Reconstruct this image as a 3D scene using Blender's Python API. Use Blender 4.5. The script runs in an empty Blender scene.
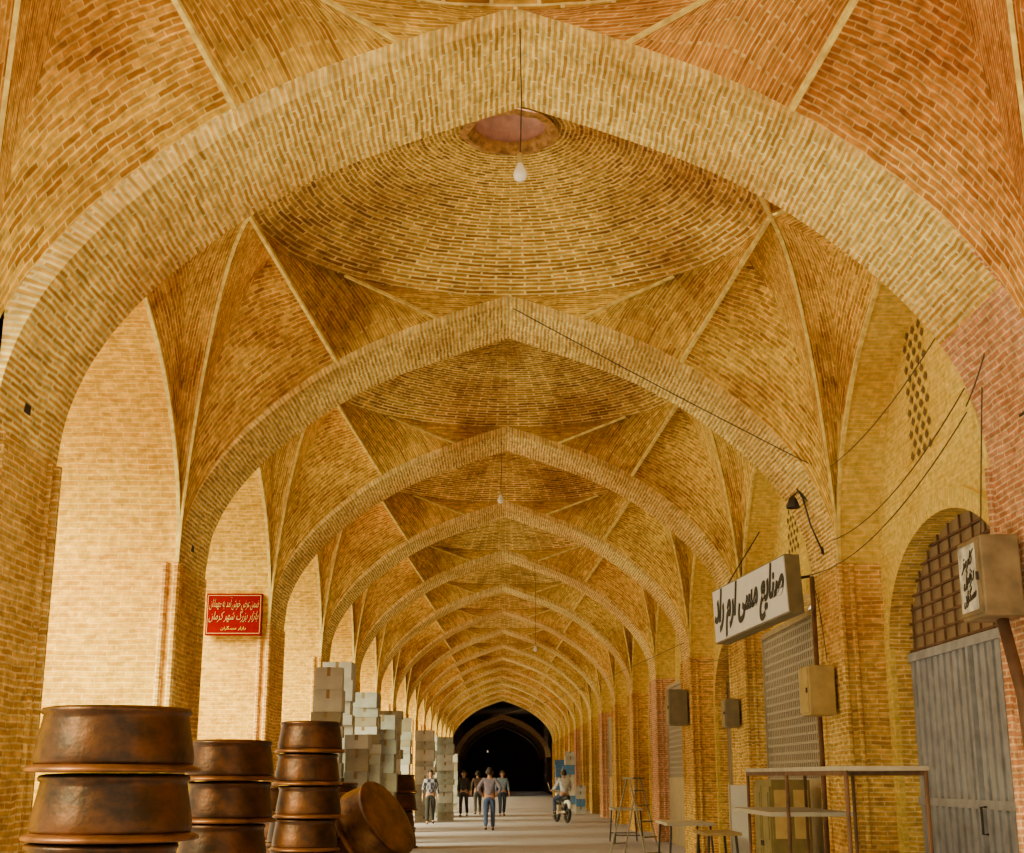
import bpy, math, random
from mathutils import Vector, Matrix
random.seed(7)
C = bpy.context.scene.collection
pi = math.pi

# ------------------------------------------------------------------ materials
def newmat(name):
    m = bpy.data.materials.new(name); m.use_nodes = True
    nt = m.node_tree; b = nt.nodes.get('Principled BSDF')
    return m, nt, b
def simple(name, col, rough=.6, metal=0, noise=0.0, nscale=6, spec=.5, emit=0):
    m, nt, b = newmat(name)
    b.inputs['Roughness'].default_value = rough
    b.inputs['Metallic'].default_value = metal
    b.inputs['Specular IOR Level'].default_value = spec
    if emit:
        b.inputs['Emission Color'].default_value = (*col, 1); b.inputs['Emission Strength'].default_value = emit
    if noise:
        tc = nt.nodes.new('ShaderNodeTexCoord'); n = nt.nodes.new('ShaderNodeTexNoise')
        n.inputs['Scale'].default_value = nscale; n.inputs['Detail'].default_value = 4
        nt.links.new(tc.outputs['Object'], n.inputs['Vector'])
        r = nt.nodes.new('ShaderNodeValToRGB')
        r.color_ramp.elements[0].position = .3; r.color_ramp.elements[1].position = .7
        r.color_ramp.elements[0].color = (*[c*(1-noise) for c in col], 1)
        r.color_ramp.elements[1].color = (*[min(1, c*(1+noise)) for c in col], 1)
        nt.links.new(n.outputs['Fac'], r.inputs['Fac']); nt.links.new(r.outputs['Color'], b.inputs['Base Color'])
    else:
        b.inputs['Base Color'].default_value = (*col, 1)
    return m
def brick(name, c1, c2, mortar, bw=.23, rh=.050, ms=.008, stain=(.55, .42, .3), bump=.6, tint=(1, 1, 1), amount=.8, bias=0.0, var=.32, hue=.6, warp=.05):
    m, nt, b = newmat(name); N = nt.nodes.new; L = nt.links.new
    b.inputs['Roughness'].default_value = .9
    b.inputs['Specular IOR Level'].default_value = .08
    uv = N('ShaderNodeUVMap'); uv.uv_map = 'UVMap'
    geo = N('ShaderNodeNewGeometry')
    wn = N('ShaderNodeTexNoise'); wn.inputs['Scale'].default_value = 2.8; wn.inputs['Detail'].default_value = 3
    L(uv.outputs[0], wn.inputs['Vector'])
    sub = N('ShaderNodeVectorMath'); sub.operation = 'MULTIPLY_ADD'
    sub.inputs[1].default_value = (warp, warp, 0); L(wn.outputs['Color'], sub.inputs[0]); L(uv.outputs[0], sub.inputs[2])
    t = N('ShaderNodeTexBrick'); L(sub.outputs[0], t.inputs['Vector'])
    t.inputs['Scale'].default_value = 1; t.inputs['Brick Width'].default_value = bw; t.inputs['Row Height'].default_value = rh
    t.inputs['Mortar Size'].default_value = ms; t.inputs['Mortar Smooth'].default_value = .15; t.inputs['Bias'].default_value = bias
    t.inputs['Color1'].default_value = (*c1, 1); t.inputs['Color2'].default_value = (*c2, 1); t.inputs['Mortar'].default_value = (*mortar, 1)
    def mul(a, bb, fac):
        mx = N('ShaderNodeMix'); mx.data_type = 'RGBA'; mx.blend_type = 'MULTIPLY'; mx.inputs[0].default_value = fac
        L(a, mx.inputs[6]); L(bb, mx.inputs[7]); return mx.outputs[2]
    def ramp(fac, p0, c0, p1, c1_):
        r = N('ShaderNodeValToRGB'); r.color_ramp.elements[0].position = p0; r.color_ramp.elements[1].position = p1
        r.color_ramp.elements[0].color = (*c0, 1); r.color_ramp.elements[1].color = (*c1_, 1); L(fac, r.inputs['Fac']); return r.outputs['Color']
    n1 = N('ShaderNodeTexNoise'); n1.inputs['Scale'].default_value = .45; n1.inputs['Detail'].default_value = 7; n1.inputs['Roughness'].default_value = .68
    L(geo.outputs['Position'], n1.inputs['Vector'])
    col = mul(t.outputs['Color'], ramp(n1.outputs['Fac'], .36, stain, .56, tint), amount)
    n3 = N('ShaderNodeTexNoise'); n3.inputs['Scale'].default_value = .23; n3.inputs['Detail'].default_value = 3
    L(geo.outputs['Position'], n3.inputs['Vector'])
    col = mul(col, ramp(n3.outputs['Fac'], .42, (1, .78, .64), .56, (1, 1, .9)), hue)
    mp = N('ShaderNodeMapping'); mp.inputs['Scale'].default_value = (1.0/bw*1.6, 1.0/rh*.8, 1); L(sub.outputs[0], mp.inputs[0])
    n4 = N('ShaderNodeTexNoise'); n4.inputs['Scale'].default_value = 1; n4.inputs['Detail'].default_value = 2; L(mp.outputs[0], n4.inputs['Vector'])
    r4 = N('ShaderNodeMapRange'); r4.inputs[1].default_value = .32; r4.inputs[2].default_value = .68; r4.inputs[3].default_value = 1-var; r4.inputs[4].default_value = 1+var*.7
    L(n4.outputs['Fac'], r4.inputs[0])
    n2 = N('ShaderNodeTexNoise'); n2.inputs['Scale'].default_value = 16; n2.inputs['Detail'].default_value = 4
    L(geo.outputs['Position'], n2.inputs['Vector'])
    r2 = N('ShaderNodeMapRange'); r2.inputs[1].default_value = .3; r2.inputs[2].default_value = .7; r2.inputs[3].default_value = .80; r2.inputs[4].default_value = 1.15
    L(n2.outputs['Fac'], r2.inputs[0])
    mm = N('ShaderNodeMath'); mm.operation = 'MULTIPLY'; L(r4.outputs[0], mm.inputs[0]); L(r2.outputs[0], mm.inputs[1])
    mv = N('ShaderNodeVectorMath'); mv.operation = 'SCALE'; L(col, mv.inputs[0]); L(mm.outputs[0], mv.inputs['Scale'])
    L(mv.outputs[0], b.inputs['Base Color'])
    ad = N('ShaderNodeMath'); ad.operation = 'MULTIPLY_ADD'; ad.inputs[1].default_value = -.4; L(n2.outputs['Fac'], ad.inputs[0]); L(t.outputs['Fac'], ad.inputs[2])
    bp = N('ShaderNodeBump'); bp.inputs['Strength'].default_value = bump; bp.inputs['Distance'].default_value = .03; bp.invert = True
    L(ad.outputs[0], bp.inputs['Height']); L(bp.outputs[0], b.inputs['Normal'])
    return m

M = {}
M['vault'] = brick('vault_brick', (.86, .55, .075), (.46, .21, .018), (.94, .70, .20), bw=.25, rh=.050, ms=.008, stain=(.36, .22, .12))
M['vaultred'] = brick('vault_brick_red', (.74, .35, .06), (.46, .17, .03), (.86, .58, .22), bw=.25, rh=.050, ms=.008, stain=(.45, .30, .2))
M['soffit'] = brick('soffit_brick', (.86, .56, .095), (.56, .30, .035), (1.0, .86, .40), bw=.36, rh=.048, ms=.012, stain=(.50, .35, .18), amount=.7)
M['edge'] = brick('edge_highlight_brick', (.94, .70, .20), (.76, .48, .08), (1.0, .88, .46), bw=.36, rh=.048, ms=.012, stain=(.7, .55, .35))  # paler ring face: light catching the arch edges, painted into the brick colour
M['dome'] = brick('dome_brick', (.78, .47, .07), (.36, .155, .015), (1.0, .80, .30), bw=.22, rh=.050, ms=.010, stain=(.34, .20, .11))
M['rib'] = simple('rib_plaster', (.88, .60, .15), .9, noise=.35, nscale=12)
M['pier'] = brick('pier_brick', (.84, .55, .11), (.60, .33, .05), (.94, .72, .30), stain=(.58, .43, .28))
M['lit'] = brick('lit_brick', (.86, .52, .045), (.72, .39, .022), (.95, .64, .12), stain=(.78, .6, .35), amount=.5, var=.28, hue=.25, rh=.060)  # left side faces: their daylight is partly put into this paler colour
M['pink'] = brick('pink_brick', (.76, .38, .20), (.60, .25, .11), (.88, .62, .36), stain=(.75, .65, .5), hue=.1)
M['yellow'] = brick('yellow_wall_brick', (.84, .61, .12), (.78, .53, .075), (.88, .67, .20), stain=(.8, .68, .4), ms=.006, var=.2, hue=.2)
M['dark'] = simple('vent_hole_shade', (.03, .02, .012), .9)  # near-black colour painted as the shade inside the small vent holes
M['transom'] = simple('transom_shade', (.30, .20, .10), .9)
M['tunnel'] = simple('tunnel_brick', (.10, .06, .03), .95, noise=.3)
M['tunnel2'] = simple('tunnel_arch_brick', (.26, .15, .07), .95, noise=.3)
M['ocu'] = simple('oculus_plaster', (.66, .38, .30), .95, noise=.3)
M['ocurim'] = simple('oculus_rim', (.42, .22, .07), .95, noise=.5, nscale=14)
M['sheet'] = simple('blue_grey_metal', (.33, .34, .37), .6, .1, noise=.25)
M['shutter'] = simple('grey_shutter', (.40, .33, .20), .5, .3, noise=.15)
M['rust'] = simple('rusty_iron', (.16, .08, .04), .7, .4, noise=.3)
M['cream'] = simple('cream_paint', (.45, .32, .10), .5, noise=.2)
M['greybox'] = simple('grey_paint', (.20, .17, .10), .5, noise=.2)
M['beige'] = simple('weathered_beige_paint', (.22, .155, .075), .55, noise=.4, nscale=5)
M['white'] = simple('white_board', (.84, .83, .80), .5, noise=.05)
M['paper'] = simple('worn_paper', (.60, .58, .50), .9, noise=.5, nscale=9)
M['black'] = simple('black_paint', (.01, .01, .01), .5)
M['red'] = simple('red_sign', (.18, .002, .001), .9, noise=.1, spec=0)
M['yel'] = simple('yellow_paint', (.74, .38, .02), .9, spec=0)
M['cal'] = simple('pale_lettering', (.70, .42, .14), .9, spec=0)
M['iron'] = simple('dark_iron', (.05, .04, .035), .5, .5)
M['cable'] = simple('cable', (.07, .045, .025), .6)
M['bulb'] = simple('bulb_glass', (.92, .9, .82), .15)
M['litbulb'] = simple('lit_bulb', (1.0, .75, .45), .3, emit=1.0)
M['wood'] = simple('yellow_wood', (.30, .20, .07), .6, noise=.2)
M['olive'] = simple('olive_paint', (.19, .145, .04), .6, noise=.2)
M['alu'] = simple('aluminium', (.55, .50, .42), .4, .5)
M['latt'] = simple('pale_lattice', (.46, .41, .30), .7)
M['top'] = simple('grey_board', (.44, .39, .30), .6, noise=.15)

def copper(name, lo, hi, rough):
    m, nt, b = newmat(name); N = nt.nodes.new; L = nt.links.new
    b.inputs['Metallic'].default_value = .6; b.inputs['Roughness'].default_value = rough
    tc = N('ShaderNodeTexCoord'); n = N('ShaderNodeTexNoise'); n.inputs['Scale'].default_value = 3.2; n.inputs['Detail'].default_value = 8; n.inputs['Roughness'].default_value = .65
    mp = N('ShaderNodeMapping'); mp.inputs['Scale'].default_value = (1, 1, 1.6)
    L(tc.outputs['Object'], mp.inputs[0]); L(mp.outputs[0], n.inputs['Vector'])
    r = N('ShaderNodeValToRGB'); r.color_ramp.elements[0].position = .38; r.color_ramp.elements[1].position = .78
    r.color_ramp.elements[0].color = (*lo, 1); r.color_ramp.elements[1].color = (*hi, 1)
    L(n.outputs['Fac'], r.inputs['Fac']); L(r.outputs['Color'], b.inputs['Base Color'])
    v = N('ShaderNodeTexNoise'); v.inputs['Scale'].default_value = 14; v.inputs['Detail'].default_value = 2; L(tc.outputs['Object'], v.inputs['Vector'])
    bp = N('ShaderNodeBump'); bp.inputs['Strength'].default_value = .3; bp.inputs['Distance'].default_value = .015
    L(v.outputs['Fac'], bp.inputs['Height']); L(bp.outputs[0], b.inputs['Normal'])
    return m
M['copper'] = copper('aged_copper', (.024, .010, .003), (.15, .048, .008), .40)
M['copper2'] = copper('worn_copper', (.07, .028, .008), (.36, .15, .035), .45)
M['copper_rim'] = simple('copper_rim', (.17, .06, .014), .4, .6, noise=.5, nscale=5)
def floormat():
    m, nt, b = newmat('stone_paving'); N = nt.nodes.new; L = nt.links.new
    b.inputs['Roughness'].default_value = .6
    g = N('ShaderNodeNewGeometry')
    t = N('ShaderNodeTexBrick'); t.inputs['Scale'].default_value = 1; t.inputs['Brick Width'].default_value = .8; t.inputs['Row Height'].default_value = .5
    t.inputs['Mortar Size'].default_value = .008
    t.inputs['Color1'].default_value = (.38, .375, .47, 1); t.inputs['Color2'].default_value = (.36, .35, .44, 1); t.inputs['Mortar'].default_value = (.31, .29, .34, 1)
    L(g.outputs['Position'], t.inputs['Vector'])
    n = N('ShaderNodeTexNoise'); n.inputs['Scale'].default_value = .8; n.inputs['Detail'].default_value = 5; L(g.outputs['Position'], n.inputs['Vector'])
    r = N('ShaderNodeMapRange'); r.inputs[3].default_value = .85; r.inputs[4].default_value = 1.15; L(n.outputs['Fac'], r.inputs[0])
    s = N('ShaderNodeVectorMath'); s.operation = 'SCALE'; L(t.outputs['Color'], s.inputs[0]); L(r.outputs[0], s.inputs['Scale'])
    L(s.outputs[0], b.inputs['Base Color'])
    return m
M['floor'] = floormat()

# ------------------------------------------------------------------ mesh builder
class MB:
    def __init__(s): s.v = []; s.f = []; s.u = []; s.m = []
    def face(s, idx, uvs, m=0): s.f.append(idx); s.u.append(uvs); s.m.append(m)
    def grid(s, nu, nv, fp, fu, m=0):
        b = len(s.v); U = []
        for i in range(nu+1):
            for j in range(nv+1):
                a, c = i/nu, j/nv; s.v.append(tuple(fp(a, c))); U.append(fu(a, c))
        for i in range(nu):
            for j in range(nv):
                q = [i*(nv+1)+j, (i+1)*(nv+1)+j, (i+1)*(nv+1)+j+1, i*(nv+1)+j+1]
                s.face([b+k for k in q], [U[k] for k in q], m)
    def box(s, x0, x1, y0, y1, z0, z1, m=0, skip=''):
        P = [(x, y, z) for x in (x0, x1) for y in (y0, y1) for z in (z0, z1)]
        b = len(s.v); s.v += P
        fs = {'-x': (0, 1, 3, 2), '+x': (4, 6, 7, 5), '-y': (0, 4, 5, 1), '+y': (2, 3, 7, 6), '-z': (0, 2, 6, 4), '+z': (1, 5, 7, 3)}
        for k, q in fs.items():
            if k in skip.split(): continue
            if 'x' in k: uv = [(P[i][1], P[i][2]) for i in q]
            elif 'y' in k: uv = [(P[i][0], P[i][2]) for i in q]
            else: uv = [(P[i][0], P[i][1]) for i in q]
            s.face([b+i for i in q], uv, m)
    def tube(s, pts, r, n=6, m=0, cap=True, brick=False):
        pts = [Vector(p) for p in pts]; b = len(s.v); k = len(pts)
        rs = r if isinstance(r, (list, tuple)) else [r]*k
        for i, p in enumerate(pts):
            d = (pts[min(i+1, k-1)]-pts[max(i-1, 0)]).normalized()
            up = Vector((0, 0, 1)) if abs(d.z) < .95 else Vector((0, 1, 0))
            a = d.cross(up).normalized(); c = a.cross(d).normalized()
            for j in range(n):
                t = 2*pi*(j+.5)/n; q = p+(a*math.cos(t)+c*math.sin(t))*rs[i]; s.v.append(tuple(q))
        for i in range(k-1):
            L_ = (pts[i+1]-pts[i]).length
            for j in range(n):
                q = [b+i*n+j, b+i*n+(j+1) % n, b+(i+1)*n+(j+1) % n, b+(i+1)*n+j]
                if brick: uv = [(j*.05, 0), (j*.05+.05, 0), (j*.05+.05, L_), (j*.05, L_)]
                else: uv = [(0, 0), (.1, 0), (.1, .1), (0, .1)]
                s.face(q, uv, m)
        if cap:
            s.face([b+j for j in range(n)][::-1], [(0, 0)]*n, m); s.face([b+(k-1)*n+j for j in range(n)], [(0, 0)]*n, m)
    def lathe(s, prof, n=32, m=0, c=(0, 0, 0), sx=1, sy=1, jit=0):
        b = len(s.v); k = len(prof); js = [1+random.uniform(-jit, jit) for _ in range(n)]
        for r, z in prof:
            for j in range(n):
                t = 2*pi*j/n; s.v.append((c[0]+r*sx*js[j]*math.cos(t), c[1]+r*js[j]*sy*math.sin(t), c[2]+z))
        for i in range(k-1):
            for j in range(n):
                q = [b+i*n+j, b+i*n+(j+1) % n, b+(i+1)*n+(j+1) % n, b+(i+1)*n+j]
                s.face(q, [(0, 0)]*4, m)
        if prof[0][0] > 1e-4: s.face([b+j for j in range(n)][::-1], [(0, 0)]*n, m)
        if prof[-1][0] > 1e-4: s.face([b+(k-1)*n+j for j in range(n)], [(0, 0)]*n, m)
    def mesh(s, name, mats, smooth=False):
        me = bpy.data.meshes.new(name); me.from_pydata(s.v, [], s.f)
        ul = me.uv_layers.new(name='UVMap')
        flat = []
        for u in s.u:
            for c in u: flat += [c[0], c[1]]
        ul.data.foreach_set('uv', flat)
        for m in mats: me.materials.append(m)
        me.polygons.foreach_set('material_index', s.m)
        me.polygons.foreach_set('use_smooth', [smooth]*len(s.f))
        me.update(); return me
    def obj(s, name, mats, smooth=False, loc=(0, 0, 0), parent=None, **kw):
        if not isinstance(mats, (list, tuple)): mats = [mats]
        return place(s.mesh(name, mats, smooth), name, loc, parent, **kw)
def place(me, name, loc=(0, 0, 0), parent=None, rot=(0, 0, 0), **kw):
    o = bpy.data.objects.new(name, me); C.objects.link(o); o.location = loc; o.rotation_euler = rot
    if parent: o.parent = parent
    for k, v in kw.items(): o[k] = v
    return o
def empty(name, loc, rot=(0, 0, 0), **kw):
    o = bpy.data.objects.new(name, None); o.empty_display_size = .1; C.objects.link(o); o.location = loc; o.rotation_euler = rot
    for k, v in kw.items(): o[k] = v
    return o

# ------------------------------------------------------------------ architecture
W = 3.78; SP = 3.9; HC = 7.05; T = 1.35; S = 6.2; Y0 = 8.9
KEY = [(0, 7.05), (.85, 6.76), (1.66, 6.43), (2.35, 6.02), (3.04, 5.45), (3.48, 4.91), (3.71, 4.39), (3.78, 3.9)]
def cr(p0, p1, p2, p3, t):
    return tuple(.5*((2*b)+(-a+c)*t+(2*a-5*b+4*c-d)*t*t+(-a+3*b-3*c+d)*t**3) for a, b, c, d in zip(p0, p1, p2, p3))
PROF = []
K2 = [(-.85, 7.33)] + KEY + [(3.80, 3.4)]
for i in range(1, len(K2)-2):
    for k in range(5): PROF.append(cr(K2[i-1], K2[i], K2[i+1], K2[i+2], k/5))
PROF.append(KEY[-1])
ARC = [0]
for a, b in zip(PROF, PROF[1:]): ARC.append(ARC[-1]+math.dist(a, b))
def prof(t):
    s = t*ARC[-1]
    for i in range(len(PROF)-1):
        if ARC[i+1] >= s-1e-9:
            f = (s-ARC[i])/(ARC[i+1]-ARC[i]); return (PROF[i][0]+(PROF[i+1][0]-PROF[i][0])*f, PROF[i][1]+(PROF[i+1][1]-PROF[i][1])*f)
    return PROF[-1]
def tx(x):
    lo, hi = 0, 1
    for _ in range(30):
        mid = (lo+hi)/2
        if prof(mid)[0] < x: lo = mid
        else: hi = mid
    return lo
LCR = 6.5; LH = (S-T)/2
def latp(t):
    x, z = prof(t); return (x*LH/W, SP+(z-SP)*(LCR-SP)/(HC-SP))
OFF = .10
b = MB()
for sgn in (1, -1):
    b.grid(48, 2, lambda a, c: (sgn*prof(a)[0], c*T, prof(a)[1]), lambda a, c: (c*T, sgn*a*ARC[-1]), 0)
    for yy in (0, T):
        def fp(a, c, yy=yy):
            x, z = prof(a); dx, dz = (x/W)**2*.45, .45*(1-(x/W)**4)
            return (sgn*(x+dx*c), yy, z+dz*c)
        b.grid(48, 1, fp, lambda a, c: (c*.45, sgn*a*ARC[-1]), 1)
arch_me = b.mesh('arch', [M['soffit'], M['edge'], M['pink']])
arch0_me = arch_me.copy()
for p in arch0_me.polygons:
    if p.center.x > 3.45: p.material_index = 2
tun_me = b.mesh('arch_tunnel', [M['tunnel2'], M['tunnel2']])
b = MB(); yc = T+LH; R = LH-.02; RX = 2.68; DZ = 7.12; DH = 1.02
def archt(t, sy):
    x, z = prof(t); return Vector((x, sy*LH, z+OFF*(1-(x/W)**6)))
tA = tx(2.05); tB = tx(.85)
def ring(th): return Vector((RX*math.cos(th), R*math.sin(th), DZ))
D0 = Vector((RX, 0, DZ))
def r1(t, sy):
    c0 = Vector((W, sy*LH, SP)); z = SP+(DZ-SP)*math.sin(t*pi/2)**.82
    p = c0.lerp(D0, t**1.25); p.z = z
    return p
def tent(c): return 1-abs(2*c-1)
for sx in (1, -1):
    for sy in (1, -1):
        def fl(p): return (p[0]*sx, p[1]+yc, p[2])
        aw = lambda t: archt(t, sy)
        def P1(a, c):
            n = Vector((.45, sy*.20, .85)); return fl(aw(1+(tA-1)*a).lerp(r1(a, sy), c)+n*(.62*tent(c)*math.sin(pi*min(1, a*.62))*a))
        b.grid(22, 10, P1, lambda a, c: (a*4.4, min(c, 1-c)*3.1*a+.02), 0)
        def P2(a, c):
            y, z = latp(1-a); return fl(r1(a, sy).lerp(Vector((W, sy*y, z)), c)+Vector((.5, sy*.3, .7))*(.20*tent(c)*math.sin(pi*a)))
        b.grid(22, 8, P2, lambda a, c: (a*4.0, min(c, 1-c)*1.7*a+.02), 0)
        def P3(a, c): return fl(aw(tA+(tB-tA)*a).lerp(ring(sy*pi/4*a), c)+Vector((.1, -sy*.05, .50))*(tent(a)*math.sin(pi*c)**.6))
        b.grid(10, 12, P3, lambda a, c: (c*1.9, min(a, 1-a)*1.9), 0)
        def P4(a, c): return fl(aw(tB*(1-a)).lerp(ring(sy*pi/4*(1+a)), c)+Vector((0, 0, .14))*(tent(a)*tent(c)))
        b.grid(8, 6, P4, lambda a, c: (a*1.1, c*.9+a*.6), 0)
        def rib(pts, r=.024): b.tube([fl(p-Vector((0, 0, .006))) for p in pts], r, 4, 2, False)
        rib([r1(i/16, sy) for i in range(17)], [.020+.010*i/16 for i in range(17)])
        rib([aw(tA).lerp(D0, i/6) for i in range(7)], .028)
        rib([aw(tB).lerp(ring(sy*pi/4), i/4) for i in range(5)], .022)
        rib([Vector((W, sy*latp(1-i/16)[0], latp(1-i/16)[1])) for i in range(17)], .030)
R0 = .42
for q in range(2):
    def PD(a, c):
        th = a*pi+q*pi; f = 1-c; r = R0+(R-R0)*f; rx = R0+(RX-R0)*f
        return (rx*math.cos(th), yc+r*math.sin(th), DZ+DH*(1-(r/R)**2))
    b.grid(36, 20, PD, lambda a, c: ((a+q)*pi*1.6, c*2.4), 1)
zo = DZ+DH*(1-(R0/R)**2)
b.lathe([(R0+.10, zo-.07), (R0+.02, zo-.09), (R0-.03, zo-.02), (R0-.04, zo+.02)], 26, 4, (0, yc, 0), jit=.05)
b.lathe([(R0-.0, zo-.03), (R0-.02, zo+.16), (R0-.10, zo+.28), (0, zo+.33)], 24, 3, (0, yc, 0))
for k in reversed([k for k in range(len(b.f)) if len(b.f[k]) > 4]): b.f.pop(k); b.u.pop(k); b.m.pop(k)
vault_me = b.mesh('vault', [M['vault'], M['dome'], M['rib'], M['ocu'], M['ocurim'], M['vaultred']], False)
for p in vault_me.polygons: p.use_smooth = p.material_index == 1
vault0_me = vault_me.copy()
for p in vault0_me.polygons:
    if p.material_index == 0 and p.center.x > 0: p.material_index = 5

XL = -5.9
b = MB(); b.box(XL, -W, 0, T, 0, 7.0, 1, '+x')
b.box(-W-.001, -W, 0, T, 0, SP+.1, 0, '-x +y -y')
for (px_, py_, r_) in ((-W, 0, .045), (-W, T, .045), (-W-.13, -.01, .04), (-W+.0, .16, .03), (-W, T-.16, .03)):
    b.tube([(px_, py_, 0), (px_, py_, SP)], r_, 8, 0, True, True)
pl_me = b.mesh('pier_l', [M['pier'], M['lit']])
XR = 4.25; XRR = 4.5
def rpier(n, m):
    b = MB(); b.box(W, XRR, 0, T, 0, 7.0, 0)
    for (px_, py_, r_) in ((W, 0, .04), (W, T, .04), (W+.13, -.01, .035)): b.tube([(px_, py_, 0), (px_, py_, SP)], r_, 8, 0, True, True)
    return b.mesh(n, [m])
pr_me = rpier('pier_r', M['pink']); pr2_me = rpier('pier_r2', M['pier'])
b = MB()
for sy in (1, -1):
    b.grid(20, 3, lambda a, c: (-W+(XL+W)*c, yc+sy*latp(a)[0], latp(a)[1]), lambda a, c: (c*2.1, sy*a*3.6), 0)
    b.grid(20, 1, lambda a, c: (XL, yc+sy*latp(a)[0], latp(a)[1]+c*(7.6-latp(a)[1])), lambda a, c: (sy*latp(a)[0], c*2), 0)
barl_me = b.mesh('side_barrel_l', [M['lit']])
PH = 1.88; PS = 2.9; PC = 4.05; YP = yc+.2   # portal half-width, spring, crown, centre
def pz(y):
    k = min(1, abs(y)/PH); return PS+(PC-PS)*math.sqrt(max(0, 1-k*k))
b = MB()
for sy in (1, -1):
    b.grid(20, 2, lambda a, c: (W+(XR-W)*c, yc+sy*latp(a)[0], latp(a)[1]), lambda a, c: (c*.5, sy*a*3.6), 0)
    b.grid(24, 1, lambda a, c: (XR, YP+sy*PH*math.sin(a*pi/2), pz(PH*math.sin(a*pi/2))*(1-c)+7*c), lambda a, c: (sy*PH*math.sin(a*pi/2), pz(PH*math.sin(a*pi/2))*(1-c)+7*c), 0)
    ya, yb = YP+sy*PH, yc+sy*LH
    b.grid(1, 1, lambda a, c: (XR, ya+(yb-ya)*a, 7*c), lambda a, c: (ya+(yb-ya)*a, 7*c), 0)
    b.grid(24, 1, lambda a, c: (XR-.06+.3*c, YP+sy*PH*math.sin(a*pi/2), pz(PH*math.sin(a*pi/2))), lambda a, c: (c*.25, a*2.2), 1)
    b.grid(1, 1, lambda a, c: (XR+.24*c, YP+sy*PH, PS*a), lambda a, c: (c*.25, a*PS), 1)
    def rp(a, e):
        t = a*pi/2; return (YP+sy*(PH+e)*math.sin(t), PS+(PC-PS+e)*math.cos(t))
    b.grid(24, 1, lambda a, c: (XR-.06, *rp(a, .20*c)), lambda a, c: (c*.20, a*2.4), 0)
    b.grid(24, 1, lambda a, c: (XR-.06+.06*c, *rp(a, .20)), lambda a, c: (c*.06, a*2.4), 0)
    b.box(XR-.06, XR, min(YP+sy*PH, YP+sy*(PH+.20)), max(YP+sy*PH, YP+sy*(PH+.20)), 0, PS, 0)
for row in range(12):
    n = 3 if row % 2 else 4
    for k in range(n):
        y = yc+.62+(k-(n-1)/2)*.20; z = 4.80+row*.118
        bi = len(b.v); b.v += [(XR-.012, y-.06, z), (XR-.012, y, z-.055), (XR-.012, y+.06, z), (XR-.012, y, z+.055)]
        b.face([bi, bi+1, bi+2, bi+3], [(0, 0)]*4, 2)
rec_me = b.mesh('recess_r', [M['yellow'], M['pier'], simple('screen_hole_shade', (.16, .09, .025), .9)])  # third material: flat diamonds coloured as the shade inside the perforations

NB = 15
st = dict(kind='structure')
for k in range(-1, NB+1):
    y = Y0+S*k
    a_ = place(arch0_me if k == 0 else arch_me, 'trim_%d' % (k+2), (.095 if k == 0 else 0, y, 0), **st)
    if k == 0: a_.scale = (.975, 1, 1)
    place(pl_me, 'wall_left', (.19 if k == 0 else 0, y, 0), **st)
    place(pr_me if k < 1 or k in (4, 7, 10) else pr2_me, 'wall_right', (0, y, 0), **st)
    if k < NB:
        place(vault0_me if k < 0 else vault_me, 'ceiling', (0, y, 0), **st)
        place(barl_me, 'wall_left', (0, y, 0), **st)
        place(rec_me, 'wall_right', (0, y, 0), **st)
YE = Y0+S*NB+T
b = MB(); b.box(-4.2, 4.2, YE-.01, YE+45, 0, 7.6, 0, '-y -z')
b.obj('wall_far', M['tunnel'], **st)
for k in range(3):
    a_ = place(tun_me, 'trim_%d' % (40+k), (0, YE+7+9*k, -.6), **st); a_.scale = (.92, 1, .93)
b = MB(); b.grid(1, 1, lambda a, c: (-60+75*a, -45+210*c, 0), lambda a, c: (a, c), 0)
b.obj('floor', M['floor'], **st)

def door_mesh(kind):
    b = MB(); x = XR+.16; y0, y1 = YP-PH, YP+PH
    if kind == 'lattice':
        b.box(x+.05, x+.07, y0, y1, 0, PS+.7, 4)
        n = 30
        for i in range(n+1):
            y = y0+(y1-y0)*i/n; b.box(x, x+.008, y-.022, y+.022, 1.5, PS+.7, 5)
        for j in range(18):
            z = 1.5+j*.12; b.box(x+.004, x+.012, y0, y1, z-.018, z+.018, 5)
        b.box(x-.02, x+.05, y0, y1, 0, 1.5, 1)
        b.box(x-.02, x+.05, y0-.05, y0, 0, PS+.75, 1); b.box(x-.02, x+.05, y1, y1+.05, 0, PS+.75, 1); b.box(x-.02, x+.05, y0, y1, PS+.7, PS+.78, 1)
    else:
        mi = 0 if kind == 'sheet' else 1
        n = 38; zt = 2.75
        for i in range(n):
            a = y0+(y1-y0)*i/n; w = (y1-y0)/n
            b.box(x+(.0 if i % 2 else .025), x+.05, a, a+w, .03, zt, mi)
        b.box(x-.03, x+.05, y0, y1, zt, zt+.09, mi); b.box(x-.03, x+.05, y0, y1, 1.25, 1.33, mi); b.box(x-.03, x+.03, YP-.03, YP+.03, .03, zt, mi)
        b.box(x-.03, x+.05, y0, y1, 0, .06, 3)
        b.box(x+.04, x+.06, y0, y1, zt, PC, 4)
        for j in range(8):
            z = zt+.12+j*.145; k = math.sqrt(max(0, 1-((max(z, PS)-PS)/(PC-PS))**2)) if z < PC else 0
            if k > .05: b.box(x, x+.02, YP-PH*k, YP+PH*k, z-.012, z+.012, 3)
        for i in range(11):
            y = YP-PH+2*PH*(i+.5)/11; b.box(x, x+.02, y-.010, y+.010, zt, pz(y-YP)-.01, 3)
    return b.mesh('door', [M['sheet'], M['shutter'], M['alu'], M['rust'], M['transom'], M['latt']])
dm = {k: door_mesh(k) for k in ('sheet', 'lattice', 'shutter')}
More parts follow.
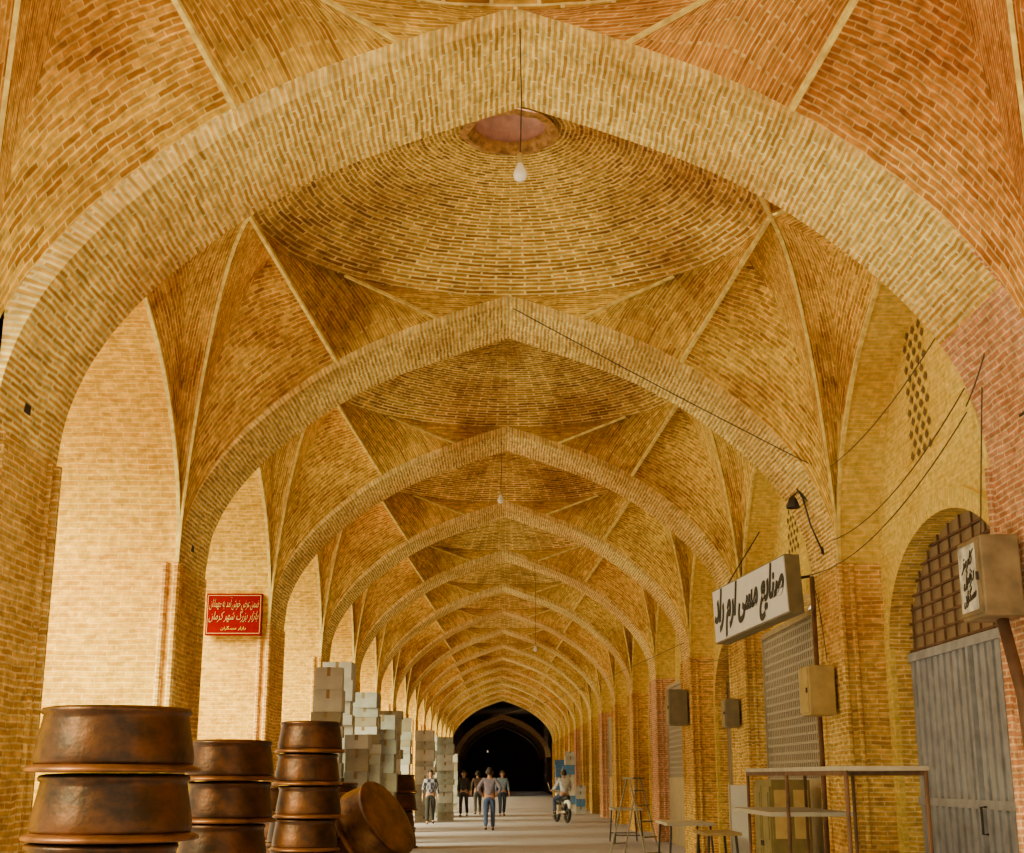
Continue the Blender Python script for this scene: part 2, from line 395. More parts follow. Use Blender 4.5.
hb = MB(); hb.tube([(0, -.12, 0), (-.05, -.12, 0), (-.05, .12, 0), (0, .12, 0)], .012, 8); handle_me = hb.mesh('handle', [M['iron']], True)
for k in range(-1, NB):
    kd = 'sheet' if k == 0 else 'lattice' if k in (1, 3, 6, 9) else ('sheet', 'shutter', 'shutter')[k % 3]
    d = place(dm[kd], 'door_%d' % (k+2), (-.40 if kd == 'lattice' else 0, Y0+S*k, 0), **st)
    if kd != 'lattice':
        place(handle_me, 'handle', (XR+.125, YP-.2, 1.15), d, rot=(pi/2, 0, 0))

# ------------------------------------------------------------------ copper cauldrons
CM = {}
def cauldron(Rr, h, loc, rotz=0, tilt=None, mat='copper', **kw):
    key = (round(Rr, 3), round(h, 3), mat)
    if key not in CM:
        b = MB(); b.lathe([(0, h*1.0), (Rr*.55, h*1.0), (Rr*.80, h*.985), (Rr*.88, h*.965), (Rr*.90, h*.93), (Rr*.895, h*.89), (Rr*.865, h*.865), (Rr*.872, h*.80), (Rr*.90, h*.62), (Rr*.93, h*.42), (Rr*.95, h*.26), (Rr*.95, h*.18), (Rr*.93, h*.12),
                           (Rr*.90, h*.16), (Rr*.87, h*.35), (Rr*.83, h*.86), (0, h*.93)], 56)
        body = b.mesh('body', [M[mat]], True)
        b = MB(); b.lathe([(Rr*.93, h*.14), (Rr*.99, h*.11), (Rr*1.035, h*.08), (Rr*1.04, h*.04), (Rr*1.0, h*.02), (Rr*.92, h*.02), (Rr*.92, h*.12)], 56)
        for _ in range(2): b.f.pop(); b.u.pop(); b.m.pop()
        rim = b.mesh('rim', [M['copper_rim'] if mat == 'copper' else M['copper2']], True)
        CM[key] = (body, rim)
    body, rim = CM[key]
    e = empty('copper_cauldron', loc, tilt or (0, 0, rotz), category='cauldron', **kw)
    place(body, 'body', parent=e); place(rim, 'rim', parent=e)
    return e
def stack(x, y, Rr, h, n, grp, jit=.03):
    z = 0
    for i in range(n):
        cauldron(Rr, h, (x+random.uniform(-jit, jit), y+random.uniform(-jit, jit), z), random.uniform(0, 6),
                 label='upside-down aged copper cauldron stacked in a column', group=grp)
        z += h*.985
stack(-2.44, 8.3, .495, .396, 5, 'large copper cauldrons')
stack(-2.64, 12.9, .430, .38, 5, 'medium copper cauldrons')
stack(-2.29, 15.9, .390, .365, 6, 'small copper cauldrons')
stack(-2.95, 18.3, .40, .36, 4, 'small copper cauldrons')
stack(-2.42, 19.2, .42, .37, 4, 'small copper cauldrons')
stack(-2.4, 31.0, .42, .40, 4, 'small copper cauldrons')
stack(-3.25, 11.1, .33, .36, 4, 'small copper cauldrons')
stack(-2.64, 17.2, .36, .36, 3, 'small copper cauldrons')
stack(-1.45, 17.2, .45, .30, 1, 'medium copper cauldrons', 0)
cauldron(.56, .44, (-1.80, 17.2, .84), tilt=(math.radians(20), math.radians(56), 0), mat='copper2',
         label='worn lighter copper cauldron tipped on its side leaning on the stacks')

# cartons
cm = [simple('carton_grey', (.30, .32, .30), .8, noise=.3, nscale=3), simple('carton_brown', (.26, .24, .18), .8, noise=.25, nscale=3),
      simple('carton_white', (.46, .47, .46), .8, noise=.2, nscale=3), simple('carton_blue', (.06, .20, .50), .7, noise=.1)]
def carton(x, y, z, w, d, h, m, rz, grp='cartons stacked by the piers'):
    b = MB(); b.box(-w/2, w/2, -d/2, d/2, 0, h, 0)
    o = b.obj('cardboard_box', cm[m], loc=(x, y, z), rot=(0, 0, rz), label=('grey', 'brown', 'white', 'blue')[m]+' cardboard carton sealed with tape in a tall stack', category='box', group=grp)
    b = MB(); b.box(-.03, .03, -d/2-.003, d/2+.003, h*.6, h+.003, 0, '-z'); b.obj('tape', M['beige'], parent=o)
def pile(x, y, w, top, m=None):
    z = 0
    while z < top-.15:
        h = min(random.choice([.18, .24, .30, .38]), top-z); ww = w*random.uniform(.92, 1.02)
        mm_ = random.choice([0, 0, 0, 2, 2, 1]) if m is None else random.choice(m)
        carton(x+random.uniform(-.03, .03), y+random.uniform(-.03, .03), z, ww, w*random.uniform(.9, 1), h, mm_, random.uniform(-.07, .07)); z += h+.004
for a in [(-3.12, 23.9, .52, 3.4), (-2.60, 24.1, .40, 2.3), (-3.12, 25.4, .55, 3.6), (-2.85, 27.4, .55, 3.2), (-2.55, 25.7, .42, 2.4), (-3.1, 30.4, .58, 3.3), (-2.55, 29.2, .46, 2.5), (-3.1, 28.7, .5, 3.0), (-2.95, 33, .6, 3.1), (-3.0, 36, .6, 3.2), (-3.0, 39.5, .62, 3.3),
          (-2.78, 48.5, .66, 3.1), (-2.10, 49.5, .60, 2.9), (-2.85, 52.5, .6, 3.2), (-2.3, 55, .5, 2.6), (-2.8, 60, .6, 3.2), (-2.4, 64, .6, 2.6)]: pile(*a)
for a in [(3.25, 58, .4, 1.3, [2, 2, 3]), (3.1, 66, .5, 2.0, [3, 2]), (2.9, 70, .5, 2.4, [3, 2]), (3.0, 62, .45, 2.6, [3, 2, 2])]: pile(*a)

def lamp(x, y, zt, zb, lab, bm='bulb'):
    e = empty('hanging_lamp', (x, y, zt), label=lab, category='lamp')
    b = MB(); b.tube([(0, 0, 0), (.01, 0, (zb-zt)*.5), (0, 0, zb-zt+.2)], .006, 6); b.obj('cord', M['cable'], parent=e)
    b = MB(); b.lathe([(.012, .2), (.022, .19), (.024, .12), (.02, .115)], 16, 0, (0, 0, zb-zt)); b.obj('socket', M['cream'], True, parent=e)
    b = MB(); b.lathe([(.018, .125), (.024, .10), (.048, .05), (.052, .02), (.04, -.015), (.0, -.03)], 20, 0, (0, 0, zb-zt)); b.obj('bulb', M[bm], True, parent=e)
lamp(.05, 9.0, 7.03, 5.80, 'bare white bulb hanging from a dark cord under the arch crown')
lamp(-.1, 21.6, 7.0, 5.93, 'bare bulb hanging on a thin cord under an arch')
lamp(.77, 33.9, 6.78, 4.6, 'bare bulb on a long thin cord under an arch')
lamp(-1.2, YE+7.5, 5.2, 3.4, 'small lit bulb hanging in the dark passage', 'litbulb')

def wire(p, q, sag, r=.006, lab='thin dark electric cable strung between the brick piers'):
    p, q = Vector(p), Vector(q); b = MB()
    pts = [p.lerp(q, i/20)-Vector((0, 0, sag*4*(i/20)*(1-i/20))) for i in range(21)]
    b.tube(pts, r, 6); b.obj('electric_cable', M['cable'], True, label=lab, category='cable', group='overhead cables')
wire((0.05, 15.05, 6.96), (3.60, 15.05, 5.0), .02, .007)
wire((3.70, 15.05, 5.0), (3.60, 10.2, 5.25), .15)
wire((3.70, 15.0, 4.15), (3.62, 10.2, 4.55), .2)
wire((3.70, 16.4, 3.95), (3.62, 10.2, 4.35), .28)
wire((3.62, 10.2, 4.4), (3.60, 9.1, 5.2), .1)
wire((3.62, 10.15, 3.29), (3.68, 9.98, 4.5), -.02)
wire((3.69, 15.95, 3.7), (3.66, 15.45, 2.82), -.1)
wire((3.70, 27.4, 3.9), (3.70, 21.3, 3.5), .15)
wire((-.8, 95, 5.6), (3.68, 27.6, 4.2), .3, .008)

def meter_box(loc, w, d, h, mat, lab, label_face=False):
    e = empty('electric_meter_box', loc, label=lab, category='electric box')
    b = MB(); b.box(-w, 0, -d/2, d/2, 0, h); o = b.obj('body', mat, parent=e)
    bv = o.modifiers.new('b', 'BEVEL'); bv.width = .012; bv.segments = 2
    b = MB(); b.box(-w-.012, -w, -d/2+.03, d/2-.03, .03, h-.03); b.obj('door', mat, parent=e)
    b = MB(); b.box(-w-.03, -w-.012, -d/2+.05, -d/2+.07, h*.45, h*.55); b.obj('latch', M['iron'], parent=e)
    if label_face:
        b = MB(); b.box(-w-.016, -w-.0125, -d/2+.09, d/2-.05, h*.10, h*.92); b.obj('paper_notice', M['paper'], parent=e)
    return e
WP = W-.04
mb1 = meter_box((WP, 9.95, 2.68), .29, .50, .60, M['beige'], 'weathered beige metal meter box with a white notice', label_face=True)
b = MB(); b.tube([(WP-.10, 9.9, 2.67), (WP-.06, 9.75, 2.1), (WP-.06, 9.68, 1.5), (WP-.06, 9.68, 0.0)], .045, 12)
b.obj('drain_pipe', M['rust'], True, label='thick rusty conduit pipe running down the pier', category='pipe')
meter_box((WP, 15.7, 2.22), .30, .48, .56, M['cream'], 'small cream meter box fixed to the pier')
meter_box((WP, 28.1, 2.55), .38, .5, .72, M['greybox'], 'grey metal electric box fixed high on the pier')
meter_box((WP, 22.0, 2.3), .22, .4, .45, M['greybox'], 'small grey electric box on the pier')
b = MB(); b.tube([(WP-.036, 16.15, 3.9), (WP-.036, 16.15, 0)], .03, 10); b.obj('drain_pipe', M['rust'], True, label='vertical conduit pipe beside the cream box', category='pipe')

for n_, (x, yy) in enumerate(((-3.572, 9.45), (3.768, 9.45), (-3.76, 15.7), (3.76, 15.75))):
    b = MB(); b.box(-.01, .01, -.06, .06, -.08, .08)
    b.obj('trim_%d' % (30+n_), M['dark'], loc=(x, yy, 4.2), kind='structure')

e = empty('wall_lamp', (W, 15.6, 4.70), label='dark iron floodlight on a crooked bracket above the sign', category='lamp')
b = MB(); b.tube([(0, 0, 0), (-.18, 0, .02), (-.30, .05, .16), (-.36, .1, .10)], .015, 8); b.obj('bracket', M['iron'], True, parent=e)
b = MB(); b.tube([(-.02, .1, -.6), (-.16, .1, -.25), (-.24, .08, .08), (-.30, .1, .20)], .012, 8); b.obj('bracket', M['iron'], True, parent=e)
b = MB(); b.lathe([(.02, 0), (.045, -.03), (.085, -.14), (.075, -.15), (.03, -.06), (0, -.05)], 20, 0, (-.36, .1, .11)); b.obj('lamp_shade', M['iron'], True, parent=e)

# Persian text
F = {}
for ch, a, n in [('ا', 0xFE8D, 2), ('آ', 0xFE81, 2), ('ب', 0xFE8F, 4), ('ت', 0xFE95, 4), ('ج', 0xFE9D, 4), ('ح', 0xFEA1, 4), ('خ', 0xFEA5, 4), ('د', 0xFEA9, 2), ('ر', 0xFEAD, 2), ('ز', 0xFEAF, 2),
                 ('س', 0xFEB1, 4), ('ش', 0xFEB5, 4), ('ص', 0xFEB9, 4), ('ض', 0xFEBD, 4), ('ع', 0xFEC9, 4), ('ف', 0xFED1, 4), ('ق', 0xFED5, 4), ('ل', 0xFEDD, 4), ('م', 0xFEE1, 4), ('ن', 0xFEE5, 4),
                 ('ه', 0xFEE9, 4), ('و', 0xFEED, 2), ('پ', 0xFB56, 4), ('گ', 0xFB92, 4), ('ک', 0xFB8E, 4), ('ی', 0xFBFC, 4)]:
    F[ch] = [a+i for i in range(n)]
def shape(s):
    out = []
    for i, ch in enumerate(s):
        if ch not in F: out.append(ch); continue
        prev = i > 0 and s[i-1] in F and len(F[s[i-1]]) == 4
        nxt = i < len(s)-1 and s[i+1] in F and len(F[ch]) == 4
        k = (3 if prev else 2) if nxt else (1 if prev else 0)
        out.append(chr(F[ch][k]))
    return ''.join(out[::-1])
def text(s, size, mat, parent, loc, rot=(pi/2, 0, 0), width=None, height=None, bold=0.0, name='lettering', shear=0.0, slope=0.0):
    cu = bpy.data.curves.new('t', 'FONT'); cu.body = shape(s); cu.size = size; cu.align_x = 'CENTER'; cu.align_y = 'CENTER'; cu.extrude = .004; cu.offset = bold; cu.shear = shear
    o = bpy.data.objects.new('t', cu); C.objects.link(o); bpy.context.view_layer.update()
    me = bpy.data.meshes.new_from_object(o.evaluated_get(bpy.context.evaluated_depsgraph_get()))
    bpy.data.objects.remove(o); me.materials.clear(); me.materials.append(mat)
    xs = [v.co.x for v in me.vertices]; ys = [v.co.y for v in me.vertices]
    if xs and width:
        k = width/(max(xs)-min(xs)); cx = (max(xs)+min(xs))/2; cy = (max(ys)+min(ys))/2; ky = height/(max(ys)-min(ys)) if height else 1
        for v in me.vertices:
            v.co.x = (v.co.x-cx)*k; v.co.y = (v.co.y-(cy if height else 0))*ky + slope*v.co.x
    return place(me, name, loc, parent, rot=rot)
e = empty('red_sign', (-4.32, 21.18, 4.02), label='red rectangular sign with pale Persian lettering on the wall', category='sign')
b = MB(); b.box(-.44, .44, -.02, .06, -.33, .33); b.obj('board', M['red'], parent=e)
b = MB()
for q in ((-.42, .42, .295, .302), (-.42, .42, -.302, -.295), (-.42, -.413, -.3, .3), (.413, .42, -.3, .3)): b.box(q[0], q[1], -.025, -.02, q[2], q[3])
b.obj('border', M['cal'], parent=e)
text('ضمن عرض خوش آمد به مهمانان', .17, M['cal'], e, (0, -.025, .17), width=.78, height=.20, shear=.45, bold=-.003)
text('بازار بزرگ شهر کرمان', .19, M['cal'], e, (0, -.025, -.03), width=.78, height=.19, shear=.45, bold=-.003)
text('بازار مسگران', .1, M['yel'], e, (0, -.025, -.22), width=.40, height=.07)
ang = math.atan2(-2.2, .61)
e = empty('shop_sign', (3.17, 17.5, 3.77), (0, math.radians(-5), ang), label='white light-box shop sign with bold black Persian lettering', category='sign')
b = MB(); b.box(-1.10, 1.10, 0, .20, -.37, .37); b.obj('case', M['greybox'], parent=e)
b = MB(); b.box(-1.08, 1.08, -.012, 0, -.35, .35); b.obj('face_panel', M['white'], parent=e)
text('صنایع مسی ارم راد', .74, M['black'], e, (.0, -.02, .0), width=2.10, height=.68, bold=.024, shear=.55)
for x in (-.9, .2):
    b = MB(); b.tube([(x, .2, .2), (x, .95, .35)], .02, 8); b.obj('bracket', M['iron'], parent=e)
b = MB(); b.tube([(-.9, .1, .37), (-.5, .5, 1.1)], .010, 6); b.obj('bracket', M['iron'], parent=e)
for s_, zz, ww in (('کارمز', .43, .28), ('دزفول', .30, .24), ('مسگران', .17, .28)):
    text(s_, .15, M['black'], mb1, (-.29-.018, .0, zz), rot=(pi/2, 0, -pi/2), width=ww, height=.13, bold=.003, shear=.7, slope=.15)

# tables and counters at the shop fronts
def table(loc, w, d, h, rz, lab, mat, legm='iron', splay=.05, str_=True, r=.018, th=.04):
    e = empty('table', loc, (0, 0, rz), label=lab, category='table')
    b = MB(); b.box(-w/2, w/2, -d/2, d/2, h-th, h); b.obj('table_top', mat, parent=e)
    for x in (-1, 1):
        for y in (-1, 1):
            b = MB(); b.tube([(x*(w/2-.02-splay), y*(d/2-.02-splay), h-th), (x*(w/2-.02), y*(d/2-.02), 0)], r, 8); b.obj('leg', M[legm], parent=e)
    if str_:
        for s in (-1, 1):
            b = MB(); b.tube([(-w/2+.03, s*(d/2-.03), .2), (w/2-.03, s*(d/2-.03), .2)], .012, 6); b.obj('stretcher', M[legm], parent=e)
e = empty('stall_table', (3.00, 13.2, 0), label='long metal-framed stall table with upper top and lower shelf', category='table')
b = MB(); b.box(-.34, .34, -2.25, 2.25, 1.59, 1.625); b.obj('table_top', M['top'], parent=e)
b = MB(); b.box(-.50, .30, .1, 2.25, 1.17, 1.21); b.obj('shelf', M['top'], parent=e)
for x in (-.32, .32):
    for y in (-2.2, .1, 2.2):
        b = MB(); b.tube([(x, y, 0), (x, y, 1.59)], .018, 8); b.obj('leg', M['rust'], parent=e)
for s in (-1, 1):
    b = MB(); b.box(s*.32-.01, s*.32+.01, -2.2, 2.2, 1.55, 1.59); b.obj('rail', M['rust'], parent=e)
table((2.85, 22.2, 0), .75, 1.6, .84, 0, 'low grey folding table with dark iron legs', M['top'])
table((2.85, 18.9, 0), .5, 1.1, .82, 0, 'small bench-like table with thin iron legs', M['wood'])
table((2.9, 33.2, 0), .7, 1.5, .8, 0, 'display table with thin iron legs', M['top'])
e = empty('step_ladder', (2.25, 24.3, 0), (0, 0, .9), label='folding metal step ladder standing open', category='ladder')
for n_, s in (('front_frame', 1), ('rear_frame', -1)):
    b = MB()
    for x in (-1, 1): b.tube([(x*.24, s*.42, 0), (x*.17, s*.03, 1.5)], .016, 6)
    if s < 0:
        for i in range(1, 6): b.box(-.24+i*.012, .24-i*.012, -.42+i*.068-.05, -.42+i*.068+.04, i*.26-.012, i*.26+.012)
    else: b.tube([(-.22, .32, .4), (.22, .32, .4)], .012, 6)
    b.obj(n_, M['greybox'], parent=e)
b = MB(); b.box(-.19, .19, -.12, .12, 1.49, 1.52); b.obj('top_step', M['greybox'], parent=e)
e = empty('wooden_cabinet', (3.50, 17.6, 0), label='olive wooden cabinet with panelled doors', category='cabinet')
b = MB(); b.box(-.24, .24, -.55, .55, 0, 1.5); b.obj('body', M['olive'], parent=e)
for y in (-.275, .275):
    b = MB(); b.box(-.265, -.24, y-.25, y+.25, .08, 1.42)
    b.box(-.275, -.265, y-.18, y+.18, .15, .65); b.box(-.275, -.265, y-.18, y+.18, .78, 1.35); b.obj('door', M['olive'], parent=e)
    b = MB(); b.box(-.285, -.265, y*.2-.01, y*.2+.01, .7, .76); b.obj('handle', M['iron'], parent=e)
for x in (-.12, .12):
    b = MB(); b.box(x-.09, x+.09, -.562, -.55, .80, 1.38); b.obj('end_panel', M['cream'], parent=e)
e = empty('display_board', (3.3, 19.6, 0), (0, 0, .1), label='upright white display board standing by the cabinet', category='board')
b = MB(); b.box(-.13, .13, -.02, .02, .08, 1.42); b.obj('panel', M['white'], parent=e)
b = MB(); b.box(-.15, .15, -.10, .10, 0, .03); b.box(-.15, -.13, -.02, .02, .03, 1.44); b.box(.13, .15, -.02, .02, .03, 1.44); b.obj('stand', M['alu'], parent=e)

# ------------------------------------------------------------------ people
skin = simple('skin', (.42, .22, .13), .6); hairm = simple('black_hair', (.015, .012, .01), .7); shoem = simple('shoe_leather', (.02, .015, .012), .5)
lips = simple('lips', (.25, .08, .06))
def skinmesh(name, pts, edges, mat, parent, sub=2):
    me = bpy.data.meshes.new(name); me.from_pydata([p[0] for p in pts], edges, []); me.materials.append(mat)
    o = place(me, name, parent=parent)
    o.modifiers.new('s', 'SKIN')
    sv = me.skin_vertices[0].data
    for i, p in enumerate(pts):
        r = p[1]; sv[i].radius = r if isinstance(r, tuple) else (r, r); sv[i].use_root = (i == 0)
    ss = o.modifiers.new('u', 'SUBSURF'); ss.levels = sub; ss.render_levels = sub
    bpy.context.view_layer.update()
    ev = bpy.data.meshes.new_from_object(o.evaluated_get(bpy.context.evaluated_depsgraph_get()))
    o.modifiers.clear(); o.data = ev; ev.name = name
    for p in ev.polygons: p.use_smooth = True
    return o
def person(loc, rz, shirt, trouser, label, stride=.2, arms='down', seated=False, scale=1.0):
    e = empty('person', loc, (0, 0, rz), label=label, category='person'); e.scale = (scale,)*3
    J = {}
    J['pel'] = (0, 0, .95); J['sp'] = (0, -.005, 1.10); J['ch'] = (0, 0, 1.28); J['nb'] = (0, 0, 1.43); J['nk'] = (0, .01, 1.50)
    J['h1'] = (0, .025, 1.57); J['h2'] = (0, .02, 1.65); J['h3'] = (0, .01, 1.71)
    for s, n in ((1, 'r'), (-1, 'l')):
        J['sh'+n] = (s*.17, 0, 1.405)
        if arms == 'down':
            sw = s*stride*.5; J['el'+n] = (s*.235, -.03-sw*.4, 1.13); J['wr'+n] = (s*.25, .05-sw, .90)
        elif arms == 'hips':
            J['el'+n] = (s*.33, -.08, 1.15); J['wr'+n] = (s*.20, .06, .98)
        else:
            J['el'+n] = (s*.28, .14, 1.16); J['wr'+n] = (s*.30, .42, 1.08)
        w = Vector(J['wr'+n]); el = Vector(J['el'+n]); d = (w-el).normalized()
        J['pa'+n] = tuple(w+d*.07)
        J['hi'+n] = (s*.095, 0, .90)
        if seated:
            J['kn'+n] = (s*.24, .40, .78); J['an'+n] = (s*.25, .25, .36); J['to'+n] = (s*.25, .42, .33)
        else:
            st_ = s*stride; J['kn'+n] = (s*.10, .03+st_*.55, .50); J['an'+n] = (s*.10, st_ - .03, .09 if st_ > 0 else .12); J['to'+n] = (s*.11, st_+.13, .05)
    body = []; idx = {}
    def add(k, r): idx[k] = len(body); body.append((J[k], r))
    for k, r in (('pel', .12), ('sp', .11), ('ch', .125), ('nb', .075), ('nk', .05), ('h1', (.065, .08)), ('h2', (.078, .092)), ('h3', .05)): add(k, r)
    ed = [('pel', 'sp'), ('sp', 'ch'), ('ch', 'nb'), ('nb', 'nk'), ('nk', 'h1'), ('h1', 'h2'), ('h2', 'h3')]
    E = [(idx[a], idx[c]) for a, c in ed]
    for n in 'rl':
        add('sh'+n, .055); add('el'+n, .038); add('wr'+n, .024); add('pa'+n, (.034, .022)); add('hi'+n, .085); add('kn'+n, .052); add('an'+n, .035); add('to'+n, .03)
        E += [(idx[a+(n if a not in ('ch', 'pel') else '')], idx[c+n]) for a, c in (('ch', 'sh'), ('sh', 'el'), ('el', 'wr'), ('wr', 'pa'), ('pel', 'hi'), ('hi', 'kn'), ('kn', 'an'), ('an', 'to'))]
        pa = Vector(J['pa'+n]); wr = Vector(J['wr'+n]); d = (pa-wr).normalized(); side = Vector((0, 1, 0)) if abs(d.y) < .7 else Vector((1, 0, 0))
        for fi, (o_, ln) in enumerate(((-.026, .065), (-.009, .08), (.009, .075), (.026, .06))):
            p1 = pa+d*.025+side*o_; i0 = len(body); body.append((tuple(p1), .010)); body.append((tuple(p1+d*ln*.5), .009)); body.append((tuple(p1+d*ln+Vector((0, .015, 0))), .007))
            E += [(idx['pa'+n], i0), (i0, i0+1), (i0+1, i0+2)]
        p1 = wr+d*.03+side*.035; i0 = len(body); body.append((tuple(p1), .011)); body.append((tuple(p1+d*.05+side*.02), .009)); E += [(idx['wr'+n], i0), (i0, i0+1)]
    skinmesh('body', body, E, skin, e, 1)
    sh = [(J['pel'], .14), (J['sp'], .138), (J['ch'], .15), ((0, 0, 1.42), .085)]
    SE = [(0, 1), (1, 2), (2, 3)]
    for n in 'rl':
        i0 = len(sh); c, w = Vector(J['el'+n]), Vector(J['wr'+n])
        sh += [(J['sh'+n], .075), (J['el'+n], .055), (tuple(c.lerp(w, .75)), .042)]; SE += [(2, i0), (i0, i0+1), (i0+1, i0+2)]
    skinmesh('shirt', sh, SE, shirt, e, 2)
    tr = [((0, 0, .98), .135), (J['pel'], .135)]; TE = [(0, 1)]
    for n in 'rl':
        i0 = len(tr); tr += [(J['hi'+n], .105), (J['kn'+n], .075), (J['an'+n], .062)]; TE += [(1, i0), (i0, i0+1), (i0+1, i0+2)]
    skinmesh('trousers', tr, TE, trouser, e, 2)
    for n in 'rl':
        a, t = Vector(J['an'+n]), Vector(J['to'+n])
        skinmesh('shoe', [(tuple(a+Vector((0, -.04, -.045))), .042), (tuple(a.lerp(t, .5)+Vector((0, 0, -.015))), .046), (tuple(t), .035)], [(0, 1), (1, 2)], shoem, e, 1)
    b = MB(); b.lathe([(.0, .115), (.05, .105), (.085, .06), (.102, .0), (.10, -.04), (.088, -.09)], 20, 0, (0, -.004, 1.645), .90, 1.08)
    for _ in range(1): b.f.pop(); b.u.pop(); b.m.pop()
    b.v = [(v[0], v[1], max(v[2], 1.668)) if v[1] > .03 else v for v in b.v]
    b.obj('hair', hairm, True, parent=e)
    for s in (-1, 1):
        b = MB(); b.lathe([(0, .01), (.009, .004), (.009, -.004), (0, -.01)], 8, 0, (s*.032, .108, 1.625)); b.obj('eye', M['black'], True, parent=e)
    b = MB(); b.tube([(0, .105, 1.63), (0, .128, 1.595), (0, .11, 1.585)], [.008, .014, .008], 8); b.obj('nose', skin, True, parent=e)
    b = MB(); b.box(-.025, .025, .098, .106, 1.553, 1.561); b.obj('mouth', lips, parent=e)
    for s in (-1, 1):
        b = MB(); b.lathe([(0, .03), (.014, .02), (.016, 0), (.010, -.025), (0, -.03)], 10, 0, (s*.092, .012, 1.61)); b.obj('ear', skin, True, parent=e)
    return e
def plaid():
    m, nt, b = newmat('plaid_cloth'); N = nt.nodes.new; L = nt.links.new
    tc = N('ShaderNodeTexCoord'); c = N('ShaderNodeTexChecker'); c.inputs['Scale'].default_value = 9
    c.inputs['Color1'].default_value = (.22, .24, .32, 1); c.inputs['Color2'].default_value = (.02, .02, .05, 1)
    L(tc.outputs['Object'], c.inputs['Vector']); L(c.outputs['Color'], b.inputs['Base Color']); return m
cl = {k: simple('cloth_'+k, v, .9, noise=.15, nscale=10) for k, v in dict(mauve=(.18, .15, .22), jeans=(.05, .08, .20), dark=(.025, .025, .03), navy=(.03, .045, .10), blue=(.18, .26, .42), white=(.50, .52, .60), grey=(.08, .08, .08), brown=(.08, .05, .04)).items()}
person((-.43, 40.2, 0), 0, cl['mauve'], cl['jeans'], 'man in mauve shirt and blue jeans walking with hands on hips', .13, 'hips', scale=1.02)
person((-2.42, 45.5, 0), pi+.1, plaid(), cl['dark'], 'man in a dark checked shirt and black trousers walking', .15)
person((-1.55, 54, 0), pi-.2, cl['dark'], cl['dark'], 'man in dark clothes walking', .14)
person((-1.05, 56.5, 0), .1, cl['brown'], cl['grey'], 'man in brown shirt walking away', .14)
person((-.05, 54.5, 0), pi+.2, cl['blue'], cl['navy'], 'man in pale blue shirt and navy trousers walking', .15)
person((-.55, 60, 0), 0, cl['grey'], cl['dark'], 'man in grey clothes walking away', .12)

e = empty('motorcycle', (2.0, 47.5, 0), (0, 0, .25), label='small dark motorcycle with a chrome handlebar, ridden along the arcade', category='motorcycle')
for n_, y in (('rear_wheel', -.62), ('front_wheel', .62)):
    b = MB(); ring_ = [(0, y+.29*math.cos(a), .34+.29*math.sin(a)) for a in [2*pi*i/28 for i in range(29)]]
    b.tube(ring_, .055, 8, 0, False)
    for i in range(10):
        a = 2*pi*i/10; b.tube([(0, y, .34), (0, y+.26*math.cos(a), .34+.26*math.sin(a))], .006, 5)
    b.tube([(-.06, y, .34), (.06, y, .34)], .035, 10); b.obj(n_, M['black'], True, parent=e)
b = MB(); b.tube([(0, .45, .85), (0, .2, .62), (0, -.1, .40), (0, -.62, .32)], .03, 8); b.tube([(0, .4, .78), (0, -.2, .68), (0, -.75, .72)], .03, 8); b.obj('frame', M['iron'], True, parent=e)
b = MB(); b.tube([(0, .38, .80), (0, .2, .86), (0, -.02, .82), (0, -.08, .76)], [.05, .12, .12, .06], 12); b.obj('fuel_tank', simple('blue_tank', (.04, .10, .35), .3), True, parent=e)
b = MB(); b.tube([(0, -.02, .78), (0, -.3, .76), (0, -.7, .82)], [.09, .12, .08], 10); b.obj('seat', M['black'], True, parent=e)
for s in (-.05, .05):
    b = MB(); b.tube([(s, .62, .3), (s, .42, .98)], .02, 8); b.obj('fork', M['alu'], True, parent=e)
b = MB(); b.tube([(-.34, .28, 1.05), (-.15, .4, 1.02), (.15, .4, 1.02), (.34, .28, 1.05)], .015, 8); b.obj('handlebar', M['alu'], True, parent=e)
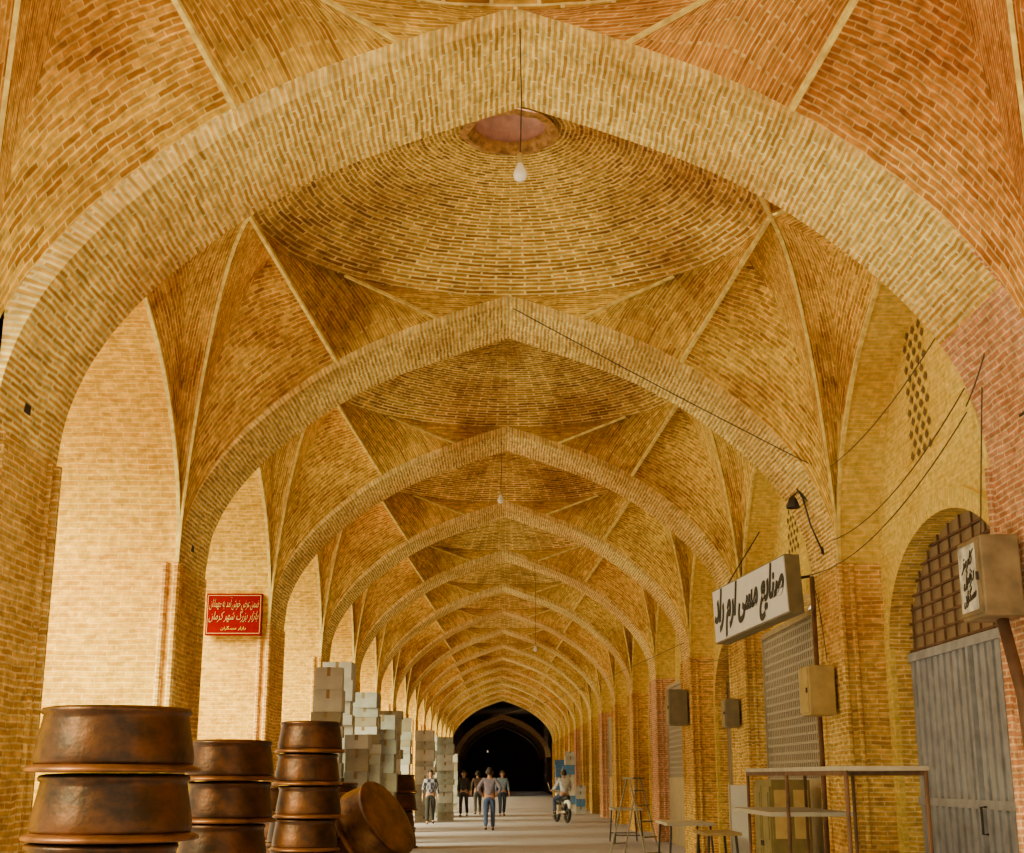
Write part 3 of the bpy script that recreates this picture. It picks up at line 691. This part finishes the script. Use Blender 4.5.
for s in (-.4, .4):
    b = MB(); b.tube([(s*.85, .28, 1.05), (s, .30, 1.28)], .008, 6); b.lathe([(0, .01), (.05, .0), (0, -.01)], 12, 0, (s, .30, 1.30)); b.obj('mirror', M['alu'], True, parent=e)
b = MB(); b.lathe([(0, .1), (.08, .08), (.09, 0), (0, -.02)], 16, 0, (0, .5, .88)); b.obj('headlamp', M['bulb'], True, parent=e)
b = MB(); b.tube([(-.12, -.1, .35), (-.16, -.85, .36)], [.03, .05], 10); b.obj('exhaust', M['alu'], True, parent=e)
b = MB(); b.box(-.12, .12, .0, .28, .28, .58); b.obj('engine', M['alu'], parent=e)
b = MB(); b.tube([(0, -.98, .50), (0, -.86, .65), (0, -.62, .72), (0, -.42, .66)], .07, 8); b.obj('rear_mudguard', M['white'], True, parent=e)
person((2.07, 47.22, .0), .25, cl['white'], cl['navy'], 'rider in a white shirt seated astride a motorcycle', .1, 'fwd', True)

# ------------------------------------------------------------------ light and camera
w = bpy.data.worlds.new('World'); bpy.context.scene.world = w; w.use_nodes = True
bg = w.node_tree.nodes['Background']; bg.inputs[0].default_value = (1.0, .90, .58, 1); bg.inputs[1].default_value = 1.6
sl = bpy.data.lights.new('sun', 'SUN'); sl.energy = 21; sl.angle = math.radians(45); sl.color = (1, .86, .42)
so = bpy.data.objects.new('sun', sl); C.objects.link(so); so.rotation_euler = Vector((.62, .48, -.66)).to_track_quat('-Z', 'Y').to_euler()
pl = bpy.data.lights.new('tunnel_fill', 'POINT'); pl.energy = 110; pl.shadow_soft_size = .3; pl.color = (1, .75, .5)  # added fill light without a fixture, lifts the dark end passage
po = bpy.data.objects.new('tunnel_fill', pl); C.objects.link(po); po.location = (2.2, YE+30, 4.5)

cd = bpy.data.cameras.new('camera'); co = bpy.data.objects.new('camera', cd); C.objects.link(co)
cd.sensor_width = 36; cd.lens = 1331/1024*36; cd.clip_end = 500
co.location = (-.08, 0, 1.55); co.rotation_euler = (math.radians(90+14.7), 0, math.radians(-.44))
bpy.context.scene.camera = co
